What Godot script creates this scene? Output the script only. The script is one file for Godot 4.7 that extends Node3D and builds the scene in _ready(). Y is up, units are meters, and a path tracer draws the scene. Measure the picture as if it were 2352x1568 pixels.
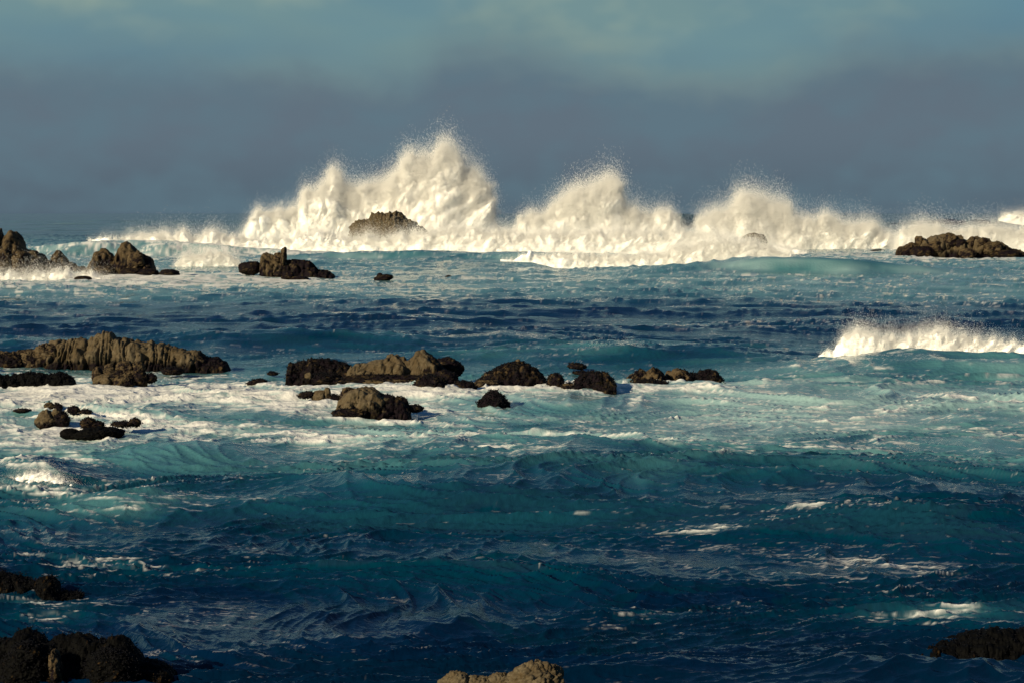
extends Node3D

# ---------------------------------------------------------------- layout helpers
const EYE := 5.0            # metres of the camera above the mean sea level
const LENS := 4446.0        # focal length in units of a 2352 x 1568 frame
const TILT := 0.06603       # downward tilt of the camera, radians
var names := {}
var rng := RandomNumberGenerator.new()

func ray(px: float, py: float) -> Vector3:
	var c := Vector3((px - 1176.0) / LENS, (784.0 - py) / LENS, -1.0)
	return Vector3(c.x, c.y * cos(TILT) - sin(TILT), -cos(TILT) - c.y * sin(TILT))

func ground_depth(py: float) -> float:
	var r := ray(1176.0, py)
	return EYE / maxf(-r.y, 0.0005) * -r.z

func at_depth(px: float, py: float, depth: float) -> Vector3:
	var r := ray(px, py)
	return Vector3(0, EYE, 0) + r * (depth / -r.z)

func numbered(called: String) -> String:
	var n: int = names.get(called, 0)
	names[called] = n + 1
	return called if n == 0 else "%s_%03d" % [called, n]

func tag(o: Node3D, label: String, category: String, group := "", kind := "") -> void:
	if label: o.set_meta("label", label)
	if category: o.set_meta("category", category)
	if group: o.set_meta("group", group)
	if kind: o.set_meta("kind", kind)

func simplex(s: int, octaves := 1) -> FastNoiseLite:
	var n := FastNoiseLite.new()
	n.noise_type = FastNoiseLite.TYPE_SIMPLEX_SMOOTH
	n.seed = s
	n.frequency = 1.0
	n.fractal_type = FastNoiseLite.FRACTAL_FBM if octaves > 1 else FastNoiseLite.FRACTAL_NONE
	n.fractal_octaves = octaves
	return n

func srgb(r: float, g: float, b: float) -> Color:
	# the radiance that shows as this colour at the exposure used
	return Color(r / 255.0, g / 255.0, b / 255.0).srgb_to_linear() * 0.77

# ---------------------------------------------------------------- meshes
func grid_mesh(v: PackedVector3Array, cols: Array, across: int, along: int, closed: bool, m: Material) -> ArrayMesh:
	# a sheet of across x along points; closed joins the last column to the first
	var index := PackedInt32Array()
	var w := across if closed else across - 1
	for i in along - 1:
		for j in w:
			var k := (j + 1) % across
			var a := i * across + j
			var b := (i + 1) * across + j
			var c := (i + 1) * across + k
			var d := i * across + k
			index.append_array(PackedInt32Array([a, b, c, a, c, d]))
	var arrays := []
	arrays.resize(Mesh.ARRAY_MAX)
	arrays[Mesh.ARRAY_VERTEX] = v
	arrays[Mesh.ARRAY_INDEX] = index
	if cols.size():
		arrays[Mesh.ARRAY_COLOR] = PackedColorArray(cols)
	var st := SurfaceTool.new()
	st.create_from_arrays(arrays)
	st.generate_normals()
	var mesh := st.commit()
	mesh.surface_set_material(0, m)
	return mesh

func noise_texture(s: int, freq: float, octaves: int, normal: bool, strength := 6.0, size := 512, kind := FastNoiseLite.TYPE_SIMPLEX_SMOOTH) -> NoiseTexture2D:
	var n := FastNoiseLite.new()
	n.noise_type = kind
	n.seed = s
	n.frequency = freq
	n.fractal_type = FastNoiseLite.FRACTAL_FBM
	n.fractal_octaves = octaves
	var t := NoiseTexture2D.new()
	t.width = size
	t.height = size
	t.seamless = true
	t.noise = n
	t.as_normal_map = normal
	t.bump_strength = strength
	return t

# ---------------------------------------------------------------- sky
const CLOUD_TOP := [[-40.0, 4.4], [-15.0, 4.35], [-9.0, 4.2], [-6.0, 4.15], [-4.6, 3.75], [-3.0, 3.8], [-2.0, 4.6], [0.5, 4.5], [2.0, 4.0], [4.0, 3.55], [7.2, 3.45], [8.6, 3.9], [10.2, 4.6], [15.0, 4.65], [40.0, 4.4]]

func make_sky() -> Sky:
	var w := 4096
	var h := 2048
	var im := Image.create(w, h, false, Image.FORMAT_RGBF)
	var zen := Color(0.021, 0.062, 0.145)
	var low := srgb(115, 145, 148)
	var n1 := simplex(5, 4)
	var n2 := simplex(9, 4)
	for y in h:
		var el := 90.0 - (y + 0.5) / h * 180.0
		if el < -0.5:
			im.fill_rect(Rect2i(0, y, w, h - y), srgb(84, 101, 118))
			break
		if el > 13.0:
			im.fill_rect(Rect2i(0, y, w, 1), low.lerp(zen, smoothstep(6.4, 19.0, el)))
			continue
		for x in w:
			var az := (x + 0.5) / w * TAU
			var ax := cos(az) * 30.0
			var ay := sin(az) * 30.0
			var deg := rad_to_deg(wrapf(az, -PI, PI))
			var a := n1.get_noise_3d(ax * 0.35, ay * 0.35, el * 0.32)
			var b := n2.get_noise_3d(ax * 0.11, ay * 0.11, el * 0.22)
			var fine := n1.get_noise_3d(ax * 1.3, ay * 1.3, el * 1.3)
			var edge := curve(CLOUD_TOP, deg) + b * 0.5 + a * 0.5 + fine * 0.45
			var t := smoothstep(edge - 0.95, edge + 0.75, el) * (0.62 + 0.38 * smoothstep(edge, edge + 1.9, el + fine * 0.5))
			var bank := srgb(86, 103, 116).lerp(srgb(97, 113, 126), smoothstep(0.0, 2.6, el))
			bank = bank.lerp(srgb(94, 121, 134), clampf(0.4 + a * 1.3 + fine * 0.5, 0, 1) * 0.6)
			var up := low.lerp(srgb(140, 161, 152), clampf(a * 1.6 + b * 1.0 + fine * 0.5, 0, 1) * 0.8).lerp(srgb(92, 132, 151), clampf(-b * 1.6, 0, 1) * 0.8)
			var c := bank.lerp(up, t)
			c = c.lerp(low.lerp(zen, smoothstep(6.4, 19.0, el)), smoothstep(7.0, 13.0, el))
			im.set_pixel(x, y, c)
	var mat := PanoramaSkyMaterial.new()
	mat.panorama = ImageTexture.create_from_image(im)
	var sky := Sky.new()
	sky.sky_material = mat
	return sky

# ---------------------------------------------------------------- rocks
var rock_mat: StandardMaterial3D
var mussel_mat: StandardMaterial3D
var mussel_mesh: ArrayMesh
var r1 := simplex(21)
var r2 := simplex(22)
var r3 := simplex(23, 3)
var r4 := simplex(24, 2)

var cells := blocks()

func blocks() -> FastNoiseLite:
	var n := FastNoiseLite.new()
	n.noise_type = FastNoiseLite.TYPE_CELLULAR
	n.cellular_return_type = FastNoiseLite.RETURN_CELL_VALUE
	n.cellular_jitter = 0.9
	n.frequency = 1.0
	n.fractal_type = FastNoiseLite.FRACTAL_NONE
	n.seed = 29
	n.domain_warp_enabled = true
	n.domain_warp_amplitude = 0.35
	n.domain_warp_frequency = 1.3
	return n

func tone(kind: int, h: float, top: float, n: float, fine: float, up: float) -> Array:
	# colour of the stone at height h of a lump whose top is at height top, and how mussel-grown it is
	var tan_c := Color(0.098, 0.073, 0.042).lerp(Color(0.155, 0.128, 0.086), clampf(0.5 + n * 0.9, 0, 1)).lerp(Color(0.075, 0.048, 0.02), clampf(fine * 1.2, 0, 1) * 0.6)
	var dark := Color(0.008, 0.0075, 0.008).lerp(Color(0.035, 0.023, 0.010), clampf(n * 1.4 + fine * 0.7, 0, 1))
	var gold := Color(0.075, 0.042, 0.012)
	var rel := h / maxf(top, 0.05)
	match kind:
		0:
			var k := smoothstep(0.10, 0.34, rel + n * 0.16 + fine * 0.1)
			return [dark.lerp(tan_c, k), 1.0 - k]
		1:
			var k1 := smoothstep(0.32, 0.62, n + fine * 0.55)
			return [dark.lerp(gold.lerp(tan_c, 0.35), k1 * 0.8), 1.0 - k1]
		2:
			var k2 := smoothstep(-0.12, 0.3, n + fine * 0.4 + (rel - 0.45) * 0.5)
			return [dark.lerp(tan_c.lerp(gold, 0.35), k2), 1.0 - k2]
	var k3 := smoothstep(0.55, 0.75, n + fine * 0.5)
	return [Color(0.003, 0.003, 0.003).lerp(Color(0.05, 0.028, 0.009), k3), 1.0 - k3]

func lump_mesh(l: Array, depth: float, origin: Vector3, grown: Array) -> ArrayMesh:
	var cx: float = l[0]; var cy: float = l[1]; var rx: float = l[2]; var ry: float = l[3]
	var kind: int = l[4]
	var box: float = l[5] if l.size() > 5 else 2.3
	var roll: float = deg_to_rad(l[6]) if l.size() > 6 else 0.0
	var dz: float = l[7] if l.size() > 7 else 0.0
	var rzf: float = l[8] if l.size() > 8 else 0.85
	var flute: float = l[9] if l.size() > 9 else 0.0
	var d := depth + dz
	var s := d / LENS
	var c := at_depth(cx, cy, d)
	var size := Vector3(rx * s, ry * s, maxf(rx, ry * 0.9) * s * rzf)
	var around := clampi(int(rx * 2.4), 20, 150)
	var rings := clampi(int(maxf(ry, rx * 0.6) * 1.9), 14, 110)
	var seed_at := Vector3(cx * 0.137, cy * 0.211, depth * 0.3)
	var mean := (size.x + size.y) * 0.5
	var v := PackedVector3Array()
	var cols := []
	var top := maxf(c.y + size.y, 0.1)
	rng.seed = int(cx * 31.0 + cy * 7.0)
	var planes := []
	for k in 11:
		var nk := Vector3(rng.randfn(), rng.randfn() * 0.8 + 0.15, rng.randfn()).normalized()
		planes.append([nk, rng.randf_range(0.66, 0.96) if kind == 0 or kind == 2 else rng.randf_range(0.76, 1.02)])
	for i in rings + 1:
		var th := PI * i / rings
		for j in around:
			var ph := TAU * j / around
			var dir := Vector3(sin(th) * cos(ph), cos(th), sin(th) * sin(ph))
			var sup := pow(pow(absf(dir.x), box) + pow(absf(dir.y), box) + pow(absf(dir.z), box), -1.0 / box)
			for pl in planes:
				var facing: float = dir.dot(pl[0])
				if facing > 0.05:
					sup = minf(sup, pl[1] / facing * 1.22)
			var q := dir * sup
			var wp := q * size
			var n1 := r1.get_noise_3dv(dir * 1.25 + seed_at)
			var n2 := r2.get_noise_3dv(dir * 2.7 + seed_at * 1.7)
			var crack := r1.get_noise_3dv(dir * 1.9 + seed_at * 2.3)
			var np := wp / mean * 6.5 + seed_at * 3.1
			var n3 := r3.get_noise_3dv(np)
			var f := 1.0 + 0.10 * n1 + 0.10 * (absf(n2) - 0.3) + 0.05 * n3
			if kind == 0 or kind == 2:
				f += 0.045 * cells.get_noise_3dv(dir * 2.1 + seed_at)
			f -= 0.11 * exp(-absf(crack) * 20.0)
			if flute > 0.0:
				var fl := r2.get_noise_2d(q.x * flute + n2 * 0.25 + seed_at.x, q.y * 0.35)
				f += 0.11 * (absf(fl) * 1.6 - 0.5) * smoothstep(0.05, 0.5, absf(dir.z) + 0.2)
			var fine := r4.get_noise_3dv(wp * 9.0 + seed_at)
			var p := q * size * f
			p = p.rotated(Vector3(0, 0, 1), roll)
			var hh := c.y + p.y
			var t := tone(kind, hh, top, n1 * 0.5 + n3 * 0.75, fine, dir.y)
			var grow: float = t[1]
			p += dir * grow * fine * minf(0.05, mean * 0.07)
			var pos := c + p - origin
			v.append(pos)
			cols.append(t[0])
			if grow > 0.5 and hh > -0.02 and dir.z > -0.5:
				grown.append(pos)
	return grid_mesh(v, cols, around, rings + 1, true, rock_mat)

func mussels(parent: Node3D, grown: Array, count: int, depth: float, s: int) -> void:
	if grown.is_empty() or count == 0:
		return
	rng.seed = s
	var mm := MultiMesh.new()
	mm.transform_format = MultiMesh.TRANSFORM_3D
	mm.mesh = mussel_mesh
	mm.instance_count = count
	for i in count:
		var p: Vector3 = grown[rng.randi() % grown.size()]
		var b := Basis.from_euler(Vector3(rng.randf() * TAU, rng.randf() * TAU, rng.randf() * TAU))
		var k := rng.randf_range(0.45, 1.15) * clampf(depth / 55.0, 0.42, 1.4)
		mm.set_instance_transform(i, Transform3D(b.scaled(Vector3.ONE * k), p + Vector3(rng.randf_range(-0.04, 0.04), rng.randf_range(-0.03, 0.03), rng.randf_range(-0.04, 0.04))))
	var o := MultiMeshInstance3D.new()
	o.multimesh = mm
	o.name = "mussel_bed"
	o.set_meta("kind", "stuff")
	parent.add_child(o, true)

func rock(label: String, depth: float, lumps: Array, grow := 0, group := "", called := "sea_rock") -> Node3D:
	var first: Array = lumps[0]
	var base := at_depth(first[0], 784, depth)
	base.y = 0.0
	var grown := []
	var root: Node3D
	if lumps.size() == 1:
		var mi := MeshInstance3D.new()
		mi.mesh = lump_mesh(first, depth, base, grown)
		root = mi
	else:
		root = Node3D.new()
		for l in lumps:
			var part := MeshInstance3D.new()
			part.mesh = lump_mesh(l, depth, base, grown)
			part.name = "boulder"
			root.add_child(part, true)
	root.name = numbered(called)
	root.position = base
	add_child(root)
	tag(root, label, "rock", group)
	mussels(root, grown, grow, depth, int(first[0]) + 7)
	return root

func ridge(label: String, depth: float, line: Array, thick: float, kinds: Array, flute: Array, grow: int, lumps := [], called := "rock_ridge", grain := 1.0) -> Node3D:
	# a long rock whose skyline is line: [x, y top, y base]; flute: [from x, to x, columns per metre]
	var s := depth / LENS
	var base := at_depth(line[0][0], 784, depth)
	base.y = 0.0
	var x0: float = line[0][0]
	var x1: float = line[-1][0]
	var n := maxi(int((x1 - x0) / 1.8), 24)
	var ring := 52
	var v := PackedVector3Array()
	var cols := []
	var grown := []
	var k := 0
	for i in n + 1:
		var x := lerpf(x0, x1, float(i) / n)
		while k < line.size() - 2 and line[k + 1][0] < x:
			k += 1
		var t := clampf((x - line[k][0]) / (line[k + 1][0] - line[k][0]), 0, 1)
		var ends := smoothstep(0.0, 0.03, float(i) / n) * smoothstep(0.0, 0.03, 1.0 - float(i) / n)
		var yt := at_depth(x, lerpf(line[k][1], line[k + 1][1], t), depth).y
		var yb := minf(at_depth(x, lerpf(line[k][2], line[k + 1][2], t), depth).y, 0.0) - 0.25
		var c := at_depth(x, 784, depth)
		var fl := smoothstep(flute[0] - 40.0, flute[0] + 10.0, x) * (1.0 - smoothstep(flute[1] - 10.0, flute[1] + 40.0, x)) if flute.size() else 0.0
		for j in ring:
			var th := PI * j / (ring - 1)      # front foot over the top to the back foot
			var hy := pow(sin(th), 0.62)
			var tz := cos(th) * thick * (0.35 + 0.65 * ends)
			var p := Vector3(c.x, lerpf(yb, yt, hy * (0.2 + 0.8 * ends)), -depth + tz)
			var q := p / grain
			var out := Vector3(0, sin(th), cos(th))
			var n1 := r1.get_noise_3dv(q * 0.9)
			var n2 := r2.get_noise_3dv(q * 2.3)
			var n3 := r3.get_noise_3dv(q * 6.0)
			var low := smoothstep(1.15, 0.75, hy) + 0.25
			var disp := 0.10 * n1 * low + 0.13 * (absf(n2) - 0.3) * low + 0.035 * n3
			var groove := 0.0
			if fl > 0.0:
				var wob := r2.get_noise_2d(p.x * 1.3, p.y * 0.9) * 0.35
				var g := r1.get_noise_2d((p.x + wob * 0.4 + 0.35 * r2.get_noise_1d(p.x * 0.7)) * flute[2] + 3.0, p.y * 0.30)
				groove = exp(-absf(g) * 7.0) * fl
				disp += (0.07 * minf(absf(g) * 3.0, 1.0) - 0.17 * groove) * fl * (0.35 + 0.65 * absf(cos(th)))
			var fine := r4.get_noise_3dv(q * 9.0)
			var kind: int = kinds[-1][1]
			for kd in kinds:
				if x + 26.0 * n2 + 14.0 * n3 < kd[0]:
					kind = kd[1]
					break
			var joint := r2.get_noise_3d(q.x * 1.7 + 5.0, q.y * 1.1, q.z * 1.7)
			disp -= 0.07 * exp(-absf(joint) * 22.0)
			if kind == 0 or kind == 2:
				disp += 0.045 * cells.get_noise_3d(q.x * 3.0, q.y * 2.2, q.z * 3.0)
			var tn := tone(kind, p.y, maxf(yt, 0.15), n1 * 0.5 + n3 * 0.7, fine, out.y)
			var grow_k: float = tn[1]
			disp += grow_k * fine * 0.04
			p += out * disp * grain
			v.append(p - base)
			cols.append(tn[0])
			if grow_k > 0.5 and p.y > -0.02 and cos(th) > -0.3:
				grown.append(p - base)
	var root: Node3D = Node3D.new() if lumps.size() else MeshInstance3D.new()
	var mi: MeshInstance3D = MeshInstance3D.new() if lumps.size() else root
	mi.mesh = grid_mesh(v, cols, ring, n + 1, false, rock_mat)
	if lumps.size():
		mi.name = "ridge"
		root.add_child(mi, true)
		for l in lumps:
			var part := MeshInstance3D.new()
			part.mesh = lump_mesh(l, depth, base, grown)
			part.name = "boulder"
			root.add_child(part, true)
	root.name = numbered(called)
	root.position = base
	add_child(root)
	tag(root, label, "rock")
	mussels(root, grown, grow, depth, int(x1))
	return root

# ---------------------------------------------------------------- white water
var spray_mat: StandardMaterial3D
var clumps := []
var b1 := simplex(41)
var b2 := simplex(42)
var b3 := simplex(43, 3)

func make_clump(s: int, flakes: int, size: float, spread: float) -> ArrayMesh:
	rng.seed = s
	var v := PackedVector3Array()
	for i in flakes:
		var c := Vector3(rng.randfn(), rng.randfn(), rng.randfn()) * spread
		var r := size * rng.randf_range(0.5, 1.5)
		var b := Basis.from_euler(Vector3(rng.randf() * TAU, rng.randf() * TAU, rng.randf() * TAU))
		var a := [c + b * Vector3(r, r, r), c + b * Vector3(r, -r, -r), c + b * Vector3(-r, r, -r), c + b * Vector3(-r, -r, r)]
		for f in [[0, 1, 2], [0, 3, 1], [0, 2, 3], [1, 3, 2]]:
			for k in f:
				v.append(a[k])
	var st := SurfaceTool.new()
	st.begin(Mesh.PRIMITIVE_TRIANGLES)
	for p in v:
		st.add_vertex(p)
	st.generate_normals()
	var m := st.commit()
	m.surface_set_material(0, spray_mat)
	return m

func sample(line: Array, x: float) -> Array:
	var k := 0
	while k < line.size() - 2 and line[k + 1][0] < x:
		k += 1
	var t := clampf((x - line[k][0]) / (line[k + 1][0] - line[k][0]), 0, 1)
	return [lerpf(line[k][1], line[k + 1][1], t), lerpf(line[k][2], line[k + 1][2], t)]

# line: [x, y of the top edge, y of the foot]; body is how much of the height is dense water; look holds thick, billow, streak, drops, reach, puff
func white_water(called: String, label: String, category: String, depth: float, line: Array, look: Dictionary, group := "") -> Node3D:
	var s := depth / LENS
	var x0: float = line[0][0]
	var x1: float = line[-1][0]
	var n := int((x1 - x0) / look.get("step", 2.6))
	var base := at_depth((x0 + x1) * 0.5, 784, depth)
	base.y = 0.0
	var ring: int = look.get("ring", 60)
	var thick: float = look.thick
	var billow: float = look.billow
	var streak: float = look.get("streak", 1.0)
	var body: float = look.get("body", 0.92)
	var lean: float = look.get("lean", 0.0)
	var puff: float = look.puff
	var taper: float = look.get("taper", 0.05)
	var v := PackedVector3Array()
	var heights := []
	var smooth := []
	for i in n + 1:
		var x := lerpf(x0, x1, float(i) / n)
		var ys := sample(line, x)
		heights.append([at_depth(x, ys[0], depth).y, at_depth(x, ys[1], depth).y])
	for i in n + 1:
		var sum := 0.0
		var cnt := 0
		for k in range(maxi(0, i - 12), mini(n, i + 12) + 1):
			sum += heights[k][0] - heights[k][1]
			cnt += 1
		smooth.append(sum / cnt)
	for i in n + 1:
		var x := lerpf(x0, x1, float(i) / n)
		var hx := at_depth(x, 784, depth).x
		var yt: float = heights[i][0]
		var yb: float = heights[i][1]
		var hgt: float = (yt - yb) * body
		var ends := smoothstep(0.0, taper, float(i) / n) * smoothstep(0.0, taper, 1.0 - float(i) / n)
		for j in ring:
			var th := PI * (j / (ring - 1.0))
			var up := pow(sin(th), 0.7)
			var tz: float = cos(th) * thick * clampf(smooth[i] * 0.55, 0.15, 1.0 if look.get("flat", false) else 99.0) * (1.0 - 0.35 * up)
			var p := Vector3(hx, yb - 0.3 + (hgt + 0.3) * up * (0.3 + 0.7 * ends), -depth + tz - lean * up * hgt)
			var fan := (x - 0.5 * (x0 + x1)) / (x1 - x0)
			var q := Vector3(p.x - fan * p.y * 0.9 - p.y * 0.25, p.y / streak, p.z)
			var out := Vector3(0, sin(th) * 0.6, cos(th)).normalized()
			var a := absf(b2.get_noise_3dv(q / puff * 0.42)) * 1.3 + absf(b1.get_noise_3dv(q / puff)) * 0.9 + absf(b2.get_noise_3dv(q / puff * 2.3)) * 0.42 + absf(b1.get_noise_3dv(q / puff * 5.1)) * 0.16
			var side := b2.get_noise_3dv(q / puff * 1.4 + Vector3(7, 3, 1))
			p += (out * (a - 0.65) + Vector3(side * 0.35, 0, 0)) * billow * (0.35 + 0.65 * sin(th)) * (0.3 + 0.7 * ends)
			v.append(p - base)
	var root := Node3D.new()
	root.name = numbered(called)
	root.position = base
	var mi := MeshInstance3D.new()
	mi.mesh = grid_mesh(v, [], ring, n + 1, false, spray_mat)
	mi.name = "white_water"
	mi.set_meta("kind", "stuff")
	root.add_child(mi, true)
	# the drops: small clumps thrown off the body, denser near it
	rng.seed = int(x0 * 3.0 + depth)
	var drops: int = look.drops
	var reach: float = look.reach
	var big: float = look.get("big", 0.6)
	var lift: float = look.get("lift", 0.35)
	var lists := []
	for c in clumps:
		lists.append([])
	var tallest := 0.1
	for h in smooth:
		tallest = maxf(tallest, h)
	for d in drops:
		var fi := rng.randf() * n
		var i := int(fi)
		var j := int(pow(rng.randf(), 0.8) * (ring - 1) * 0.62)
		var tall: float = smooth[mini(i, n)] / tallest
		if i >= n or rng.randf() > tall * 1.3:
			continue
		var p: Vector3 = v[i * ring + j].lerp(v[(i + 1) * ring + j], fi - i)
		var th := PI * j / (ring - 1.0)
		var w := p + base
		var gate := clampf(b2.get_noise_3d(w.x / puff * 3.6, w.y / puff * 0.4, w.z / puff) * 0.9 + 0.45, 0.05, 1.3)
		var far := -log(maxf(rng.randf(), 0.0008)) * 0.30
		var fly: float = far * reach * (0.2 + gate * gate * 1.5) * (0.3 + 0.7 * tall)
		var up_bias := smoothstep(0.5, 1.4, th)
		p += Vector3((rng.randfn() * 0.15 + (fi / n - 0.5) * 0.8 + 0.2) * fly, fly * (0.12 + 0.88 * up_bias) * lift, cos(th) * fly * 0.35 * (1.0 - up_bias * 0.6) + rng.randfn() * 0.15 * fly)
		var kind := 0 if far < 0.10 else (1 if far < 0.42 else 2)
		var size: float = big * (0.5 + 0.5 * tall) * rng.randf_range(0.5, 1.1) * [1.0, 1.3, 1.5][kind]
		lists[kind].append(Transform3D(Basis.from_euler(Vector3(rng.randf() * TAU, rng.randf() * TAU, rng.randf() * TAU)).scaled(Vector3(0.8, 1.0 + up_bias * 0.7, 0.8) * size), p))
	# jets: ragged fingers of clotted drops thrown from the upper edge
	for g in int(look.get("jets", 0)):
		var fi := rng.randf() * n
		var i := mini(int(fi), n - 1)
		var tall: float = smooth[i] / tallest
		if rng.randf() > tall * 1.2:
			continue
		var j := int(ring * rng.randf_range(0.26, 0.56))
		var p: Vector3 = v[i * ring + j]
		var span: float = look.get("throw", 1.5) * (0.25 + pow(rng.randf(), 2.2) * 1.3) * (0.4 + 0.6 * tall)
		var way := Vector3((fi / n - 0.45) * 1.3 + rng.randfn() * 0.28, 1.0, rng.randfn() * 0.25 + 0.2).normalized()
		var bend := Vector3(rng.randf_range(0.0, 0.35), -0.25, 0.0) * span
		for m in 34:
			var t := pow(rng.randf(), 1.25)
			var loose := span * (0.16 * (1.0 - t) + 0.05)
			var at := p + way * span * t + bend * t * t + Vector3(rng.randfn(), rng.randfn(), rng.randfn()) * loose
			var kind := 0 if rng.randf() < 0.45 * (1.0 - t) else 1
			lists[kind].append(Transform3D(Basis.from_euler(Vector3(rng.randf() * TAU, rng.randf() * TAU, rng.randf() * TAU)).scaled(Vector3.ONE * big * rng.randf_range(0.25, 0.8) * (1.0 - 0.5 * t)), at))
	for c in clumps.size():
		if lists[c].is_empty():
			continue
		var mm := MultiMesh.new()
		mm.transform_format = MultiMesh.TRANSFORM_3D
		mm.mesh = clumps[c]
		mm.instance_count = lists[c].size()
		for k in lists[c].size():
			mm.set_instance_transform(k, lists[c][k])
		var o := MultiMeshInstance3D.new()
		o.multimesh = mm
		o.name = "spray"
		o.set_meta("kind", "stuff")
		root.add_child(o, true)
	add_child(root)
	tag(root, label, category, group)
	return root

# ---------------------------------------------------------------- sea
var splats := []
var swells := []

func splat(px: float, py: float, rx: float, ry: float, foam: float, air: float) -> void:
	var d := ground_depth(py)
	var half := log(ground_depth(maxf(py - ry, 493.0)) / ground_depth(py + ry)) * 0.5
	splats.append([(px - 1176.0) / LENS * d, log(d), rx / LENS * d, half, foam, air])

func swell(px: float, py: float, rx: float, height: float, width: float, air := 0.0, foam := 0.0, bend := 0.0) -> void:
	var d := ground_depth(py)
	swells.append([(px - 1176.0) / LENS * d, d, rx / LENS * d, height, width, air, foam, bend])

func curve(table: Array, d: float) -> float:
	if d <= table[0][0]:
		return table[0][1]
	for i in table.size() - 1:
		if d < table[i + 1][0]:
			return lerpf(table[i][1], table[i + 1][1], (d - table[i][0]) / (table[i + 1][0] - table[i][0]))
	return table[-1][1]

var sea_rows := []
var row_depth := PackedFloat32Array()
var row_step := PackedFloat32Array()
var row_fine := PackedFloat32Array()     # how many fine flecks of foam lie before this row: flecks lengthen with distance where the sheet is coarser
var row_lace := PackedFloat32Array()
var cols_u := PackedFloat32Array()
var row_h := []
var row_c := []
var row_f := []
var row_s := []
var s_a := simplex(61)
var s_b := simplex(62)
var s_c := simplex(63)
var s_d := simplex(64)
var s_e := simplex(65)
var s_w := simplex(66)
var f_a := simplex(71, 3)
var f_b := simplex(72, 4)
var f_c := simplex(73, 3)
const AIR := [[19.0, 0.0], [26.0, 0.02], [30.0, 0.06], [33.0, 0.11], [36.5, 0.22], [40.0, 0.42], [45.0, 0.60], [55.0, 0.66], [61.0, 0.52], [65.0, 0.32], [74.0, 0.22], [80.0, 0.04], [104.0, 0.03], [110.0, 0.25], [122.0, 0.60], [150.0, 0.66], [200.0, 0.66], [260.0, 0.55], [330.0, 0.25], [420.0, 0.10], [700.0, 0.05]]
const FOAM := [[19.0, 0.05], [26.0, 0.07], [31.0, 0.10], [36.0, 0.15], [39.0, 0.26], [44.0, 0.38], [52.0, 0.34], [58.0, 0.28], [64.0, 0.15], [78.0, 0.14], [84.0, 0.08], [102.0, 0.10], [114.0, 0.22], [150.0, 0.30], [220.0, 0.30], [280.0, 0.22], [340.0, 0.10], [500.0, 0.0]]

func width_at(d: float) -> float:
	return 0.2646 * maxf(d, 9.0)

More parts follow.
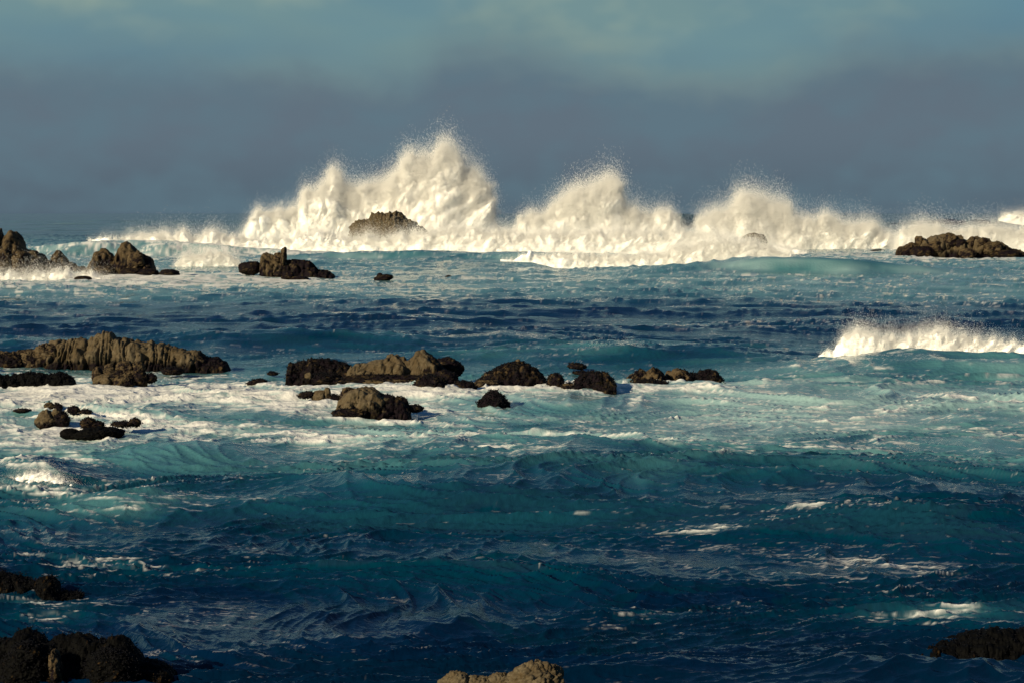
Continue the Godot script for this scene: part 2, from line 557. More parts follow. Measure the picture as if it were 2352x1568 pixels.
func sea_row(i: int) -> void:
	var d := row_depth[i]
	var dz := row_step[i]
	var nc := cols_u.size()
	var w := width_at(d)
	var z := -d
	var on := []
	for s in swells:
		if absf(d - s[1]) < s[4] * 6.0 + absf(s[7]):
			on.append(s)
	var hs := PackedFloat32Array()
	hs.resize(nc)
	var cs := PackedColorArray()
	cs.resize(nc)
	var fs := PackedFloat32Array()
	fs.resize(nc)
	var ss := PackedFloat32Array()
	ss.resize(nc)
	var act := []
	var ld := log(maxf(d, 1.0))
	for s in splats:
		var k: float = (ld - s[1]) / s[3]
		if absf(k) < 2.2:
			act.append([s[0], 1.0 / s[2], exp(-k * k), s[4], s[5]])
	var air0 := curve(AIR, d)
	var pf := -row_fine[i]
	var pw := -row_lace[i]
	var near := 1.0 - smoothstep(30.0, 48.0, d)
	var foam0 := curve(FOAM, d)
	var kf := smoothstep(330.0, 600.0, d) * (1.0 - smoothstep(1250.0, 1800.0, d))
	var k1 := 1.0 - smoothstep(0.7, 2.2, dz)
	var k2 := 1.0 - smoothstep(0.09, 0.34, dz)
	var k2b := 1.0 - smoothstep(0.045, 0.12, dz)
	var k3 := 1.0 - smoothstep(0.03, 0.06, dz)
	var k4 := 1.0 - smoothstep(0.03, 0.09, dz)
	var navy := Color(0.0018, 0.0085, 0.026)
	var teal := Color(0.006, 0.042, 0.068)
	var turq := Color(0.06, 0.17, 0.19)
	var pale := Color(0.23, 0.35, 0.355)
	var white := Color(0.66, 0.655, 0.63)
	for j in nc:
		var x := cols_u[j] * w
		var warp := s_w.get_noise_2d(x * 0.11, z * 0.16)
		var wz := z + warp * 2.2
		var rise := s_a.get_noise_2d(x / 26.0, wz / 11.0)
		var gust := 1.0 + 0.55 * s_w.get_noise_2d(x / 7.0 + 50.0, wz / 6.0)
		var h := rise * 0.26
		if kf > 0.0:
			h += kf * (0.75 * s_a.get_noise_2d(x / 70.0 + 30.0, z / 30.0) + 0.30 * s_c.get_noise_2d(x / 45.0, z / 19.0))
		var air := air0
		var foam := foam0
		var crest := 0.0
		if k1 > 0.0:
			var n := 1.0 - absf(s_b.get_noise_2d((x + 0.3 * wz) / 9.5, (wz - 0.08 * x) / 3.2))
			var nb := 1.0 - absf(s_c.get_noise_2d((x - 0.6 * wz) / 6.0 + 9.0, (wz + 0.14 * x) / 2.3))
			crest = n * n * n
			var cb := nb * nb * nb
			h += k1 * (0.135 * (crest - 0.4) + 0.075 * (cb - 0.4)) * (1.0 + 0.6 * rise)
			crest = 0.6 * crest + 0.4 * cb
		if k2 > 0.0:
			var n2 := 1.0 - absf(s_d.get_noise_2d((x + 0.5 * wz) / 2.0, (wz - 0.14 * x) / 0.72 + warp))
			var n2b := 1.0 - absf(s_e.get_noise_2d((x - 0.4 * wz) / 1.15, (wz + 0.12 * x) / 0.44 - warp))
			h += k2 * (0.062 * (n2 * n2 * n2 - 0.4) + 0.042 * k2b * (n2b * n2b * n2b - 0.4)) * gust
			crest += 0.3 * n2 * n2 * n2 * k2
		if k3 > 0.0:
			var n3 := 1.0 - absf(s_b.get_noise_2d((x + 0.3 * wz) / 0.56 + 17.0, (wz - 0.15 * x) / 0.24))
			h += k3 * 0.024 * (n3 * n3 - 0.4) * gust
		if k4 > 0.0:
			h += k4 * 0.006 * s_e.get_noise_2d(x / 0.2, wz / 0.10)
		for s in on:
			var ux: float = (x - s[0]) / s[2]
			if absf(ux) > 2.4:
				continue
			var zc: float = s[1] + s[7] * ux + warp * 0.4 * s[4]
			var dd := d - zc
			var e: float = dd / (s[4] if dd > 0.0 else s[4] * 0.55)
			var g := exp(-ux * ux) * exp(-e * e)
			h += s[3] * g
			air += s[5] * g
			foam += s[6] * g
		for a in act:
			var u: float = (x - a[0]) * a[1]
			if absf(u) < 2.2:
				var g2: float = a[2] * exp(-u * u)
				foam += a[3] * g2
				air += a[4] * g2
		# patches of aerated water, painted glow of thin crests, and nets of foam
		var patch := f_a.get_noise_2d(x / 9.0, wz / 7.0)
		air += patch * 0.34 * minf(1.0, air * 2.5 + 0.12) + 0.10 * (crest - 0.5) * minf(1.0, air * 3.0)  # the crest term paints in light passing through thin wave tops
		foam = foam * 1.05 + f_c.get_noise_2d(x / 5.5, wz / 4.5) * 0.30 * minf(1.0, foam * 2.0 + 0.25) + 0.04 * rise
		var lace := f_b.get_noise_2d(x / 3.0 + warp, wz / 1.5 - h * 1.5)
		var fine := f_b.get_noise_2d((x + 0.3 * wz) / 1.7 + 90.0 + warp, pf - h * 9.0)
		var net := absf(f_b.get_noise_2d(x / 2.2 + 40.0 + lace * 0.4, pw + lace * 0.5 - h * 2.5))
		var mesh_w := 0.03 + 0.15 * clampf(foam, 0.0, 1.2)
		var web := (1.0 - smoothstep(mesh_w * 0.3, mesh_w, net)) * smoothstep(0.0, 0.4, foam + lace * 0.5 + fine * 0.35)
		var solid := smoothstep(0.60, 0.95, foam + lace * 0.55 + fine * 0.50)
		var speck := 0.0
		if near > 0.0:
			var dot := f_c.get_noise_2d((x + 0.3 * wz) / 0.34, pf * 3.0 - h * 22.0)
			speck = near * 0.6 * smoothstep(0.66, 0.80, dot * 0.85 + 0.75 * lace + 0.5 * foam - 0.10)
		var fleck := 0.8 * smoothstep(0.68, 0.82, fine + lace * 0.40 + (foam - 0.15) * 0.45 - 0.12 * near)
		var cover := solid
		ss[j] = clampf(maxf(web * (0.35 + 0.6 * smoothstep(0.05, 0.5, foam)), maxf(speck, fleck)), 0.0, 1.0)
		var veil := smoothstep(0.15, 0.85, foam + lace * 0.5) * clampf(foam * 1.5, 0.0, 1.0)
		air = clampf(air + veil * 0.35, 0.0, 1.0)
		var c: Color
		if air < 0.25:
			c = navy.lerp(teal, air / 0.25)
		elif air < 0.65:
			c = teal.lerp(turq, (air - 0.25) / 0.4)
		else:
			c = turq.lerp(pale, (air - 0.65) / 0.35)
		c = c.lerp(white * (0.70 + 0.30 * smoothstep(-0.35, 0.35, fine + 0.6 * lace)), cover)
		h += solid * clampf(foam, 0.0, 1.0) * (0.03 + 0.07 * lace + 0.07 * fine) * k2
		hs[j] = h
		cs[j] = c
		fs[j] = cover
	row_h[i] = hs
	row_c[i] = cs
	row_f[i] = fs
	row_s[i] = ss

func make_sea() -> void:
	# rows follow the distance: fine near the shore, coarse towards the horizon
	var d := -60.0
	var fleck := 0.0
	var web_at := 0.0
	while d < 40000.0:
		row_depth.append(d)
		row_fine.append(fleck)
		row_lace.append(web_at)
		var dz := 6.0
		if d >= -20.0 and d < 15.0:
			dz = 2.5
		elif d >= 15.0 and d < 19.0:
			dz = 0.2
		elif d >= 19.0 and d < 470.0:
			dz = minf(d * d / (EYE * 1936.0) * 0.44, 0.85)
		elif d >= 470.0 and d < 1250.0:
			dz = 6.0
		elif d >= 1250.0:
			dz = d * 0.07
		row_step.append(dz)
		fleck += dz / maxf(0.26, dz * 4.0)
		web_at += dz / maxf(0.8, dz * 6.0)
		d += dz
	for u in [-400.0, -60.0, -14.0, -6.0, -3.5, -2.4, -1.8, -1.45, -1.25]:
		cols_u.append(u)
	for j in 741:
		cols_u.append(-1.12 + 2.24 * j / 740.0)
	for u in [1.25, 1.45, 1.8, 2.4, 3.5, 6.0, 14.0, 60.0, 400.0]:
		cols_u.append(u)
	var nr := row_depth.size()
	var nc := cols_u.size()
	row_h.resize(nr)
	row_c.resize(nr)
	row_f.resize(nr)
	row_s.resize(nr)
	var task := WorkerThreadPool.add_group_task(sea_row, nr)
	WorkerThreadPool.wait_for_group_task_completion(task)
	var v := PackedVector3Array()
	var nm := PackedVector3Array()
	var uv := PackedVector2Array()
	var col := PackedColorArray()
	v.resize(nr * nc)
	nm.resize(nr * nc)
	uv.resize(nr * nc)
	for i in nr:
		var flecks: PackedFloat32Array = row_s[i]
		var tint: PackedColorArray = row_c[i]
		var cover: PackedFloat32Array = row_f[i]
		var w := width_at(row_depth[i])
		var hs: PackedFloat32Array = row_h[i]
		var before: PackedFloat32Array = row_h[maxi(i - 1, 0)]
		var after: PackedFloat32Array = row_h[mini(i + 1, nr - 1)]
		var gap := row_depth[mini(i + 1, nr - 1)] - row_depth[maxi(i - 1, 0)]
		var z := -row_depth[i]
		for j in nc:
			var x := cols_u[j] * w
			var k := i * nc + j
			v[k] = Vector3(x, hs[j], z)
			var ja := maxi(j - 1, 0)
			var jb := mini(j + 1, nc - 1)
			var sx := (hs[jb] - hs[ja]) / ((cols_u[jb] - cols_u[ja]) * w)
			var sd := (after[j] - before[j]) / gap
			nm[k] = Vector3(-sx, 1.0, sd).normalized()
			uv[k] = Vector2(x, z) * 0.4
			# loose froth slides off the steep faces and gathers where the water lies flat
			var froth := flecks[j] * (1.0 - smoothstep(0.05, 0.26, sd)) * (1.0 - cover[j])
			tint[j] = tint[j].lerp(Color(0.60, 0.595, 0.575), froth)
			cover[j] = maxf(cover[j], froth)
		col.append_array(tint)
		row_f[i] = cover
	var water := PackedInt32Array()
	var white := PackedInt32Array()
	for i in nr - 1:
		var fa: PackedFloat32Array = row_f[i]
		var fb: PackedFloat32Array = row_f[i + 1]
		for j in nc - 1:
			var a := i * nc + j
			var b := a + nc
			if fa[j] + fa[j + 1] + fb[j] + fb[j + 1] > 1.4:
				white.append(a); white.append(b); white.append(b + 1)
				white.append(a); white.append(b + 1); white.append(a + 1)
			else:
				water.append(a); water.append(b); water.append(b + 1)
				water.append(a); water.append(b + 1); water.append(a + 1)
	var ripple := noise_texture(81, 0.012, 5, true, 9.0, 1024)
	var wm := StandardMaterial3D.new()
	wm.resource_name = "sea_water"
	wm.vertex_color_use_as_albedo = true
	wm.roughness = 0.07
	wm.metallic_specular = 0.36
	wm.normal_enabled = true
	wm.normal_texture = ripple
	wm.normal_scale = 0.6
	var fm := StandardMaterial3D.new()
	fm.resource_name = "sea_foam"
	fm.vertex_color_use_as_albedo = true
	fm.roughness = 0.95
	fm.metallic_specular = 0.2
	fm.normal_enabled = true
	fm.normal_texture = ripple
	fm.normal_scale = 0.8
	var sea := MeshInstance3D.new()
	for part in [[water, wm, "sea"], [white, fm, "foam"]]:
		var arrays := []
		arrays.resize(Mesh.ARRAY_MAX)
		arrays[Mesh.ARRAY_VERTEX] = v
		arrays[Mesh.ARRAY_NORMAL] = nm
		arrays[Mesh.ARRAY_TEX_UV] = uv
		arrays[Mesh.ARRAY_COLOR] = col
		arrays[Mesh.ARRAY_INDEX] = part[0]
		var mesh := ArrayMesh.new()
		mesh.add_surface_from_arrays(Mesh.PRIMITIVE_TRIANGLES, arrays)
		mesh.surface_set_material(0, part[1])
		if part[2] == "sea":
			sea.mesh = mesh
			sea.name = "sea"
			sea.set_meta("kind", "structure")
			add_child(sea)
		else:
			var f := MeshInstance3D.new()
			f.mesh = mesh
			f.name = "sea_foam"
			f.set_meta("kind", "stuff")
			sea.add_child(f, true)

# ---------------------------------------------------------------- the scene
func _ready() -> void:
	var cam := Camera3D.new()
	cam.name = "camera"
	cam.fov = rad_to_deg(2.0 * atan(784.0 / LENS))
	cam.near = 0.5
	cam.far = 60000.0
	cam.position = Vector3(0, EYE, 0)
	cam.rotation.x = -TILT
	cam.current = true
	add_child(cam)
	var env := Environment.new()
	env.background_mode = Environment.BG_SKY
	env.sky = make_sky()
	env.tonemap_mode = Environment.TONE_MAPPER_LINEAR
	env.tonemap_exposure = 1.3
	env.sdfgi_enabled = true
	env.ssao_enabled = true
	env.ssil_enabled = true
	var we := WorldEnvironment.new()
	we.name = "world_environment"
	we.environment = env
	add_child(we)
	var sun := DirectionalLight3D.new()
	sun.name = "sun"
	var az := deg_to_rad(47.0)
	var el := deg_to_rad(22.0)
	add_child(sun)
	sun.look_at_from_position(Vector3(-sin(az) * cos(el), sin(el), cos(az) * cos(el)), Vector3.ZERO)
	sun.light_energy = 1.6
	sun.light_color = Color(1.0, 0.93, 0.78)
	sun.light_angular_distance = 0.5
	sun.shadow_enabled = true

	build_sea()
	rock_materials()
	build_rocks()
	build_white_water()

func build_sea() -> void:
	# foam fields and milky water: x, y, half sizes, foam, air
	splat(230, 642, 420, 22, 0.55, 0.0)
	splat(640, 648, 320, 14, 0.22, 0.0)
	splat(60, 625, 150, 16, 0.4, 0.0)
	splat(1100, 660, 500, 20, 0.06, 0.05)
	splat(1750, 640, 500, 24, 0.02, 0.08)
	splat(2150, 690, 330, 30, 0.16, 0.10)
	splat(1200, 582, 1000, 10, 0.5, 0.2)
	splat(2200, 593, 260, 7, 0.5, 0.1)
	splat(560, 590, 300, 14, 0.15, 0.0)
	splat(100, 700, 200, 25, 0.1, 0.1)
	splat(330, 552, 330, 18, 0.05, 0.25)
	splat(1600, 745, 220, 12, 0.20, 0.05)
	splat(2000, 745, 300, 14, 0.16, 0.0)
	splat(200, 900, 460, 48, 0.64, 0.18)
	splat(480, 930, 300, 36, 0.20, 0.1)
	splat(90, 995, 270, 40, 0.36, 0.12)
	splat(750, 995, 420, 34, 0.16, 0.1)
	splat(870, 1000, 240, 16, 0.22, 0.0)
	splat(950, 905, 320, 28, 0.44, 0.1)
	splat(1350, 903, 170, 14, 0.22, 0.0)
	splat(560, 955, 120, 11, -0.6, 0.1)
	splat(1900, 930, 560, 70, 0.10, 0.22)
	splat(2150, 832, 300, 12, 0.38, 0.05)
	splat(1150, 930, 130, 18, -0.25, -0.1)
	splat(1390, 825, 120, 10, 0.3, 0.1)
	splat(1500, 1010, 420, 24, 0.06, 0.05)
	splat(1900, 1015, 400, 22, 0.06, 0.05)
	splat(60, 1085, 160, 55, 0.38, 0.12)
	splat(420, 1055, 260, 30, -0.12, 0.12)
	splat(200, 1160, 260, 50, 0.26, 0.06)
	splat(240, 1290, 320, 60, 0.26, 0.0)
	splat(100, 1410, 170, 42, 0.30, 0.03)
	splat(330, 1530, 240, 50, 0.28, 0.0)
	splat(2200, 1385, 250, 45, 0.50, 0.16)
	splat(1950, 1300, 220, 40, 0.22, 0.03)
	splat(1960, 1200, 260, 24, 0.26, 0.03)
	splat(1560, 1212, 170, 16, 0.28, 0.0)
	splat(1150, 1130, 420, 45, 0.0, 0.10)
	splat(1300, 1270, 420, 60, 0.02, 0.06)
	splat(1550, 1390, 190, 22, 0.26, 0.0)
	splat(700, 1300, 300, 90, 0.0, 0.04)
	splat(2150, 1480, 400, 50, -0.1, -0.05)
	for c in [[745, 870, 100], [900, 884, 120], [988, 906, 50], [1063, 905, 40], [1180, 892, 100], [1290, 898, 40], [1368, 902, 60], [1486, 892, 70], [1600, 886, 80], [1134, 934, 50], [735, 936, 60], [850, 956, 100], [340, 850, 220], [275, 890, 90], [110, 986, 60], [280, 635, 120], [660, 640, 100], [70, 1382, 110]]:
		splat(c[0], c[1], c[2], 7, 0.34, 0.1)
	# placed waves: x, y of the foot, half length, height, width, air, foam
	swell(400, 1048, 170, 0.42, 1.5, 0.15, -0.3)
	swell(60, 1105, 130, 0.40, 2.3, 0.15, 0.0)
	swell(260, 1165, 170, 0.30, 1.2, 0.1, 0.05)
	swell(900, 1150, 420, 0.28, 2.4, 0.1, -0.05)
	swell(1350, 1120, 420, 0.26, 2.2, 0.12, -0.05)
	swell(1950, 1210, 420, 0.32, 2.0, 0.06, 0.0)
	swell(2250, 1240, 260, 0.30, 1.6, 0.06, 0.0)
	swell(1050, 1320, 420, 0.22, 1.8, 0.06, 0.0)
	swell(2100, 852, 460, 0.42, 3.0, -0.10, 0.0)
	swell(1500, 830, 360, 0.42, 3.4, 0.02, -0.1)
	swell(650, 790, 260, 0.45, 3.2, 0.15, -0.05)
	swell(1180, 600, 260, 1.0, 6.0, 0.1, -0.1)
	swell(1860, 628, 330, 1.5, 6.5, 0.05, -0.25)
	swell(320, 585, 330, 1.8, 8.0, 0.05, 0.25)
	swell(900, 596, 260, 0.9, 5.0, 0.1, -0.05)
	swell(2200, 517, 190, 2.2, 20.0, 0.0, 0.1)
	swell(1560, 524, 120, 4.5, 14.0, 0.25, 0.1)
	make_sea()

func rock_materials() -> void:
	rock_mat = StandardMaterial3D.new()
	rock_mat.resource_name = "granite"
	rock_mat.vertex_color_use_as_albedo = true
	rock_mat.roughness = 0.8
	rock_mat.metallic_specular = 0.22
	rock_mat.uv1_triplanar = true
	rock_mat.uv1_scale = Vector3.ONE * 0.7
	var grain := NoiseTexture2D.new()
	var gn := FastNoiseLite.new()
	gn.seed = 91
	gn.frequency = 0.02
	gn.fractal_octaves = 5
	gn.fractal_gain = 0.65
	grain.width = 512
	grain.height = 512
	grain.seamless = true
	grain.noise = gn
	var ramp := Gradient.new()
	ramp.set_color(0, Color(0.62, 0.60, 0.58))
	ramp.set_color(1, Color(1.0, 1.0, 1.0))
	ramp.add_point(0.45, Color(0.8, 0.79, 0.77))
	grain.color_ramp = ramp
	rock_mat.albedo_texture = grain
	rock_mat.normal_enabled = true
	rock_mat.normal_texture = noise_texture(92, 0.02, 5, true, 10.0, 512)
	rock_mat.normal_scale = 0.9
	mussel_mat = StandardMaterial3D.new()
	mussel_mat.resource_name = "mussel_shell"
	mussel_mat.albedo_color = Color(0.007, 0.007, 0.009).linear_to_srgb()
	mussel_mat.roughness = 0.5
	mussel_mat.metallic_specular = 0.12
	var st := SurfaceTool.new()
	st.begin(Mesh.PRIMITIVE_TRIANGLES)
	var p := [Vector3(0.042, 0, 0), Vector3(-0.042, 0, 0), Vector3(0.01, 0.018, 0), Vector3(0.01, -0.018, 0), Vector3(0.006, 0, 0.013), Vector3(0.006, 0, -0.013)]
	for t in [[0, 2, 4], [0, 4, 3], [0, 3, 5], [0, 5, 2], [1, 4, 2], [1, 3, 4], [1, 5, 3], [1, 2, 5]]:
		st.add_vertex(p[t[0]]); st.add_vertex(p[t[2]]); st.add_vertex(p[t[1]])
	st.generate_normals()
	mussel_mesh = st.commit()
	mussel_mesh.surface_set_material(0, mussel_mat)

func build_rocks() -> void:
	# far left headland and its neighbours
	ridge("brown rock headland cut by the left edge, with a rounded dome above it", 154.0, [[-70, 530, 636], [-20, 526, 636], [6, 528, 636], [12, 548, 636], [18, 541, 636], [30, 532, 636], [42, 535, 636], [52, 547, 636], [58, 564, 636], [64, 575, 636], [80, 577, 636], [92, 582, 636], [112, 598, 636], [138, 612, 636], [156, 624, 636], [170, 634, 636]], 2.0, [[70, 2], [105, 0], [180, 1]], [], 0, [[48, 612, 22, 34, 2, 2.4, 0, -1.6], [8, 606, 24, 34, 2, 2.4, 0, -1.6], [90, 630, 36, 18, 1, 2.2, 0, -1.8]], "rock_headland", 2.6)
	ridge("small peaked brown rock with a cap just right of the left headland", 166.0, [[117, 622, 624], [121, 590, 624], [128, 585, 624], [132, 575, 624], [140, 577, 624], [146, 586, 624], [154, 596, 624], [168, 607, 624], [186, 612, 624], [202, 622, 624]], 0.9, [[210, 2]], [], 0, [], "sea_rock", 2.2)
	ridge("twin-headed brown rock cluster with low black ledges at its foot", 156.0, [[198, 630, 633], [205, 612, 633], [216, 600, 633], [220, 584, 633], [230, 572, 633], [241, 568, 633], [252, 574, 633], [261, 590, 633], [267, 594, 633], [271, 580, 633], [278, 570, 633], [284, 561, 633], [292, 559, 633], [306, 567, 633], [318, 578, 633], [332, 584, 633], [345, 590, 633], [354, 600, 633], [358, 622, 633]], 1.3, [[370, 2]], [], 0, [[240, 622, 26, 11, 2, 2.3, 0, -1.2], [302, 626, 28, 10, 1, 2.3, 0, -1.9], [336, 627, 28, 9, 1, 2.3, 0, -1.9], [388, 629, 23, 10, 1, 2.3, 0, -2], [312, 602, 20, 22, 2, 2.6, 0, -1.0]], "sea_rock", 2.4)
	rock("low black foam-washed rock in front of the twin-headed cluster", 141.5, [[190, 643, 21, 9, 1]], 0)
	ridge("square brown rock with an upright stone finger, before the long breaker", 153.0, [[596, 622, 632], [599, 590, 632], [606, 582, 632], [620, 584, 632], [634, 591, 632], [648, 594, 632], [662, 598, 632], [690, 598, 632], [712, 600, 632], [722, 608, 632], [732, 620, 632], [752, 624, 632], [772, 634, 632]], 1.0, [[664, 2], [790, 1]], [], 0, [[651, 594, 7.5, 25, 2, 3.0, -4, -0.3, 1.0], [638, 594, 9, 14, 2, 3.5, 0, -0.4, 1.0], [574, 616, 27, 15, 1, 2.4, 0, 0.5]], "sea_rock", 1.9)
	rock("small black twin-knobbed rock in the wash below the stone finger", 149.0, [[660, 634, 15, 11, 1], [640, 630, 12, 6, 1], [686, 640, 22, 5, 1]], 0)
	rock("jagged little black rock alone right of the stone finger", 145.5, [[880, 639, 22, 8, 1, 2.2, 8], [872, 634, 7, 7, 1]], 0)
	rock("tiny black rock tip between the long breaker and the dark blue water", 149.0, [[1030, 638, 8, 6, 1]], 0)
	rock("tiny dark rock tip against the foot of the long breaker", 243.0, [[951, 583, 9, 9, 1, 2.0]], 0)
	rock("tiny black rock speck in the foam left of the stone finger", 153.0, [[518, 636, 8, 4, 1]], 0)
	# far right rock
	ridge("blocky brown rock island with square-cut tops at the right edge", 222.0, [[2052, 588, 591], [2062, 578, 591], [2071, 565, 591], [2082, 560, 591], [2104, 560, 591], [2107, 545, 591], [2120, 548, 591], [2124, 553, 591], [2140, 546, 591], [2153, 539, 591], [2167, 537, 591], [2180, 536, 591], [2192, 538, 591], [2205, 542, 591], [2208, 550, 591], [2224, 553, 591], [2230, 545, 591], [2240, 543, 591], [2256, 546, 591], [2269, 548, 591], [2273, 559, 591], [2300, 557, 591], [2312, 564, 591], [2330, 573, 591], [2352, 580, 591], [2430, 589, 591]], 2.2, [[2100, 2], [2270, 0], [2440, 2]], [], 0, [[2112, 555, 9, 12, 2, 5.0, 6, -1.2], [2181, 552, 15, 15, 2, 4.5, 0, -1.4], [2234, 556, 11, 12, 2, 4.0, 0, -1.2], [2256, 558, 14, 12, 2, 4.5, 0, -1.4], [2206, 562, 12, 12, 1, 3.0, 0, -1.6], [2150, 566, 22, 12, 2, 4.5, 0, -1.8], [2120, 580, 26, 14, 1, 2.6, 0, -2.2], [2223, 583, 19, 13, 2, 2.4, 0, -2.8], [2282, 572, 24, 16, 2, 4.0, -4, -1.6], [2312, 585, 34, 10, 1, 2.4, 0, -2.2]], "rock_island", 3.0)
	rock("flat dark rock sliver in the wash left of the rock island", 250.0, [[2018, 577, 17, 4, 1]], 0)
	# inside the bursts
	rock("fluted grey brown sea stack under the tallest burst of spray", 283.0, [[890, 540, 62, 54, 0, 2.4, 0, 0, 0.7, 6.0], [850, 545, 46, 42, 0, 2.4, 8, 1, 0.7, 5.0], [945, 550, 40, 32, 0, 2.4, -6, 0, 0.7, 5.0]], 0, "", "sea_stack")
	rock("dark wet rock showing through the right-hand burst of spray", 262.0, [[1732, 560, 30, 24, 2, 2.2, 14]], 0)
	# the left ridge
	ridge("long fluted brown rock ridge at the left, highest of the middle rocks", 63.5, [[-60, 812, 862], [0, 806, 860], [25, 811, 858], [50, 802, 856], [84, 802, 852], [94, 795, 848], [119, 787, 846], [149, 783, 844], [196, 778, 842], [206, 773, 842], [223, 765, 842], [258, 768, 842], [265, 776, 842], [293, 778, 842], [322, 783, 842], [367, 792, 842], [402, 796, 842], [459, 806, 841], [468, 814, 841], [476, 820, 841], [498, 821, 841], [512, 827, 841], [524, 835, 842], [534, 841, 843]], 0.62, [[120, 2], [452, 0], [470, 2], [560, 1]], [130, 410, 3.2], 1400, [[20, 842, 44, 30, 1, 2.3, 0, -0.4], [72, 838, 36, 30, 2, 2.3, 0, -0.3], [108, 826, 34, 34, 2, 2.3, 0, -0.2], [238, 784, 20, 16, 0, 2.6, 0, -0.2]])
	ridge("low black weed-covered slab in the foam below the fluted ridge", 56.6, [[-60, 866, 884], [0, 862, 884], [60, 856, 884], [92, 859, 884], [134, 852, 884], [149, 855, 884], [172, 876, 884]], 0.42, [[200, 3]], [], 900, [], "rock_slab")
	rock("knobbly olive brown boulder heap standing before the fluted ridge", 56.6, [[282, 868, 40, 26, 2], [224, 862, 14, 20, 2], [250, 852, 14, 17, 2], [286, 848, 22, 20, 2], [316, 852, 17, 22, 2], [239, 877, 27, 18, 0, 2.2, 0, -0.25], [283, 880, 27, 18, 2, 2.2, 0, -0.3], [318, 872, 21, 23, 1, 2.3, 0, -0.1], [345, 868, 15, 11, 1]], 900)
	rock("low dark rock in the foam under the right end of the fluted ridge", 61.2, [[396, 852, 26, 9, 1]], 300)
	rock("small flat black rock alone in the foam right of the boulder heap", 57.2, [[590, 879, 24, 8, 1, 2.2, 4], [601, 874, 9, 5, 1]], 200)
	rock("thin black rock sliver in the foam just left of the double-humped mussel rock", 60.8, [[626, 858, 13, 4, 1]], 60)
	# middle rocks
	ridge("double-humped black mussel rock, leftmost of the middle row", 58.8, [[655, 850, 867], [662, 838, 867], [690, 831, 867], [706, 830, 867], [712, 824, 867], [726, 829, 867], [738, 823, 867], [752, 822, 867], [772, 826, 867], [795, 838, 867], [818, 849, 867], [836, 858, 867]], 0.42, [[840, 1]], [], 2400, [[745, 870, 36, 13, 1, 2.5, 0, -0.5], [708, 868, 9, 13, 0, 2.5, 0, -0.7], [773, 874, 14, 7, 2, 2.3, 0, -0.7]], "sea_rock")
	ridge("tan peaked rock with a sloping slab and a low flat ledge in front", 57.4, [[790, 858, 872], [806, 844, 872], [830, 836, 872], [868, 828, 872], [890, 820, 872], [912, 814, 872], [926, 818, 872], [936, 826, 872], [944, 822, 872], [954, 808, 872], [964, 803, 872], [976, 806, 872], [986, 814, 876], [1000, 822, 878], [1012, 838, 880], [1030, 858, 880], [1052, 879, 882]], 0.55, [[985, 0], [1060, 1]], [], 1800, [[880, 874, 94, 13, 1, 5.0, 0, -0.75, 0.3], [912, 879, 74, 12, 2, 5.0, 0, -0.95, 0.28], [916, 853, 13, 19, 0, 2.0, 0, -0.45], [1022, 872, 32, 22, 1, 2.2, -14, -0.4], [1030, 844, 34, 22, 1, 2.2, -14, 1.2]], "sea_rock")
	rock("round black mussel boulder in front of the tan peaked rock", 53.5, [[988, 890, 40, 29, 1]], 1000)
	rock("small black mussel boulder right of the round one below the tan peak", 53.7, [[1063, 896, 31, 21, 1]], 600)
	ridge("broad domed black mussel rock with a pale tip on its crown", 55.2, [[1086, 882, 888], [1100, 868, 888], [1120, 852, 888], [1146, 840, 888], [1170, 832, 888], [1186, 829, 888], [1196, 830, 888], [1216, 836, 888], [1236, 850, 888], [1250, 866, 888], [1262, 884, 888]], 0.6, [[1112, 2], [1280, 1]], [], 2600, [[1190, 830, 6, 6, 0, 2.2, 0, -0.1], [1122, 884, 34, 12, 2, 2.3, 0, -0.5]], "sea_rock")
	rock("narrow upright mussel boulder between the broad dome and the loaf-shaped rock", 54.4, [[1276, 881, 20, 24, 1], [1272, 893, 20, 9, 2, 2.3, 0, -0.2]], 400)
	ridge("loaf-shaped black mussel rock with a brown toe on its left", 53.9, [[1316, 886, 898], [1322, 870, 898], [1334, 860, 898], [1356, 856, 898], [1378, 855, 898], [1396, 861, 898], [1410, 872, 898], [1418, 892, 898]], 0.5, [[1420, 1]], [], 1400, [[1308, 891, 22, 11, 2]], "sea_rock")
	ridge("rust-tinged mussel rock with two low peaks, right of the loaf-shaped rock", 56.3, [[1432, 874, 884], [1446, 860, 884], [1462, 846, 884], [1472, 843, 884], [1484, 850, 884], [1498, 845, 884], [1512, 850, 884], [1528, 862, 884], [1540, 878, 884]], 0.45, [[1500, 2], [1545, 1]], [], 1300, [[1496, 884, 42, 12, 1, 2.3, 0, -0.5]], "sea_rock")
	ridge("reddish brown saddle-backed rock, rightmost of the middle row", 56.8, [[1526, 870, 880], [1534, 856, 880], [1552, 849, 880], [1572, 852, 880], [1596, 861, 880], [1612, 852, 880], [1628, 849, 880], [1644, 854, 880], [1656, 866, 880], [1666, 878, 880]], 0.45, [[1570, 2], [1680, 1]], [], 1200, [], "sea_rock")
	rock("low black rock awash by the little breaking wave", 63.0, [[1326, 841, 22, 7, 1, 2.2, -6]], 150)
	rock("thin black rock edge behind the loaf-shaped rock", 61.2, [[1336, 856, 20, 4, 1]], 100)
	rock("low black rock sliver in the pale water below the loaf-shaped rock", 53.0, [[1265, 910, 22, 5, 1]], 100)
	ridge("cone-shaped black rock standing alone in front of the broad dome", 50.6, [[1094, 926, 932], [1106, 915, 932], [1118, 901, 932], [1130, 895, 932], [1142, 896, 932], [1152, 905, 932], [1162, 918, 932], [1174, 929, 932]], 0.42, [[1180, 1]], [], 800, [], "sea_rock")
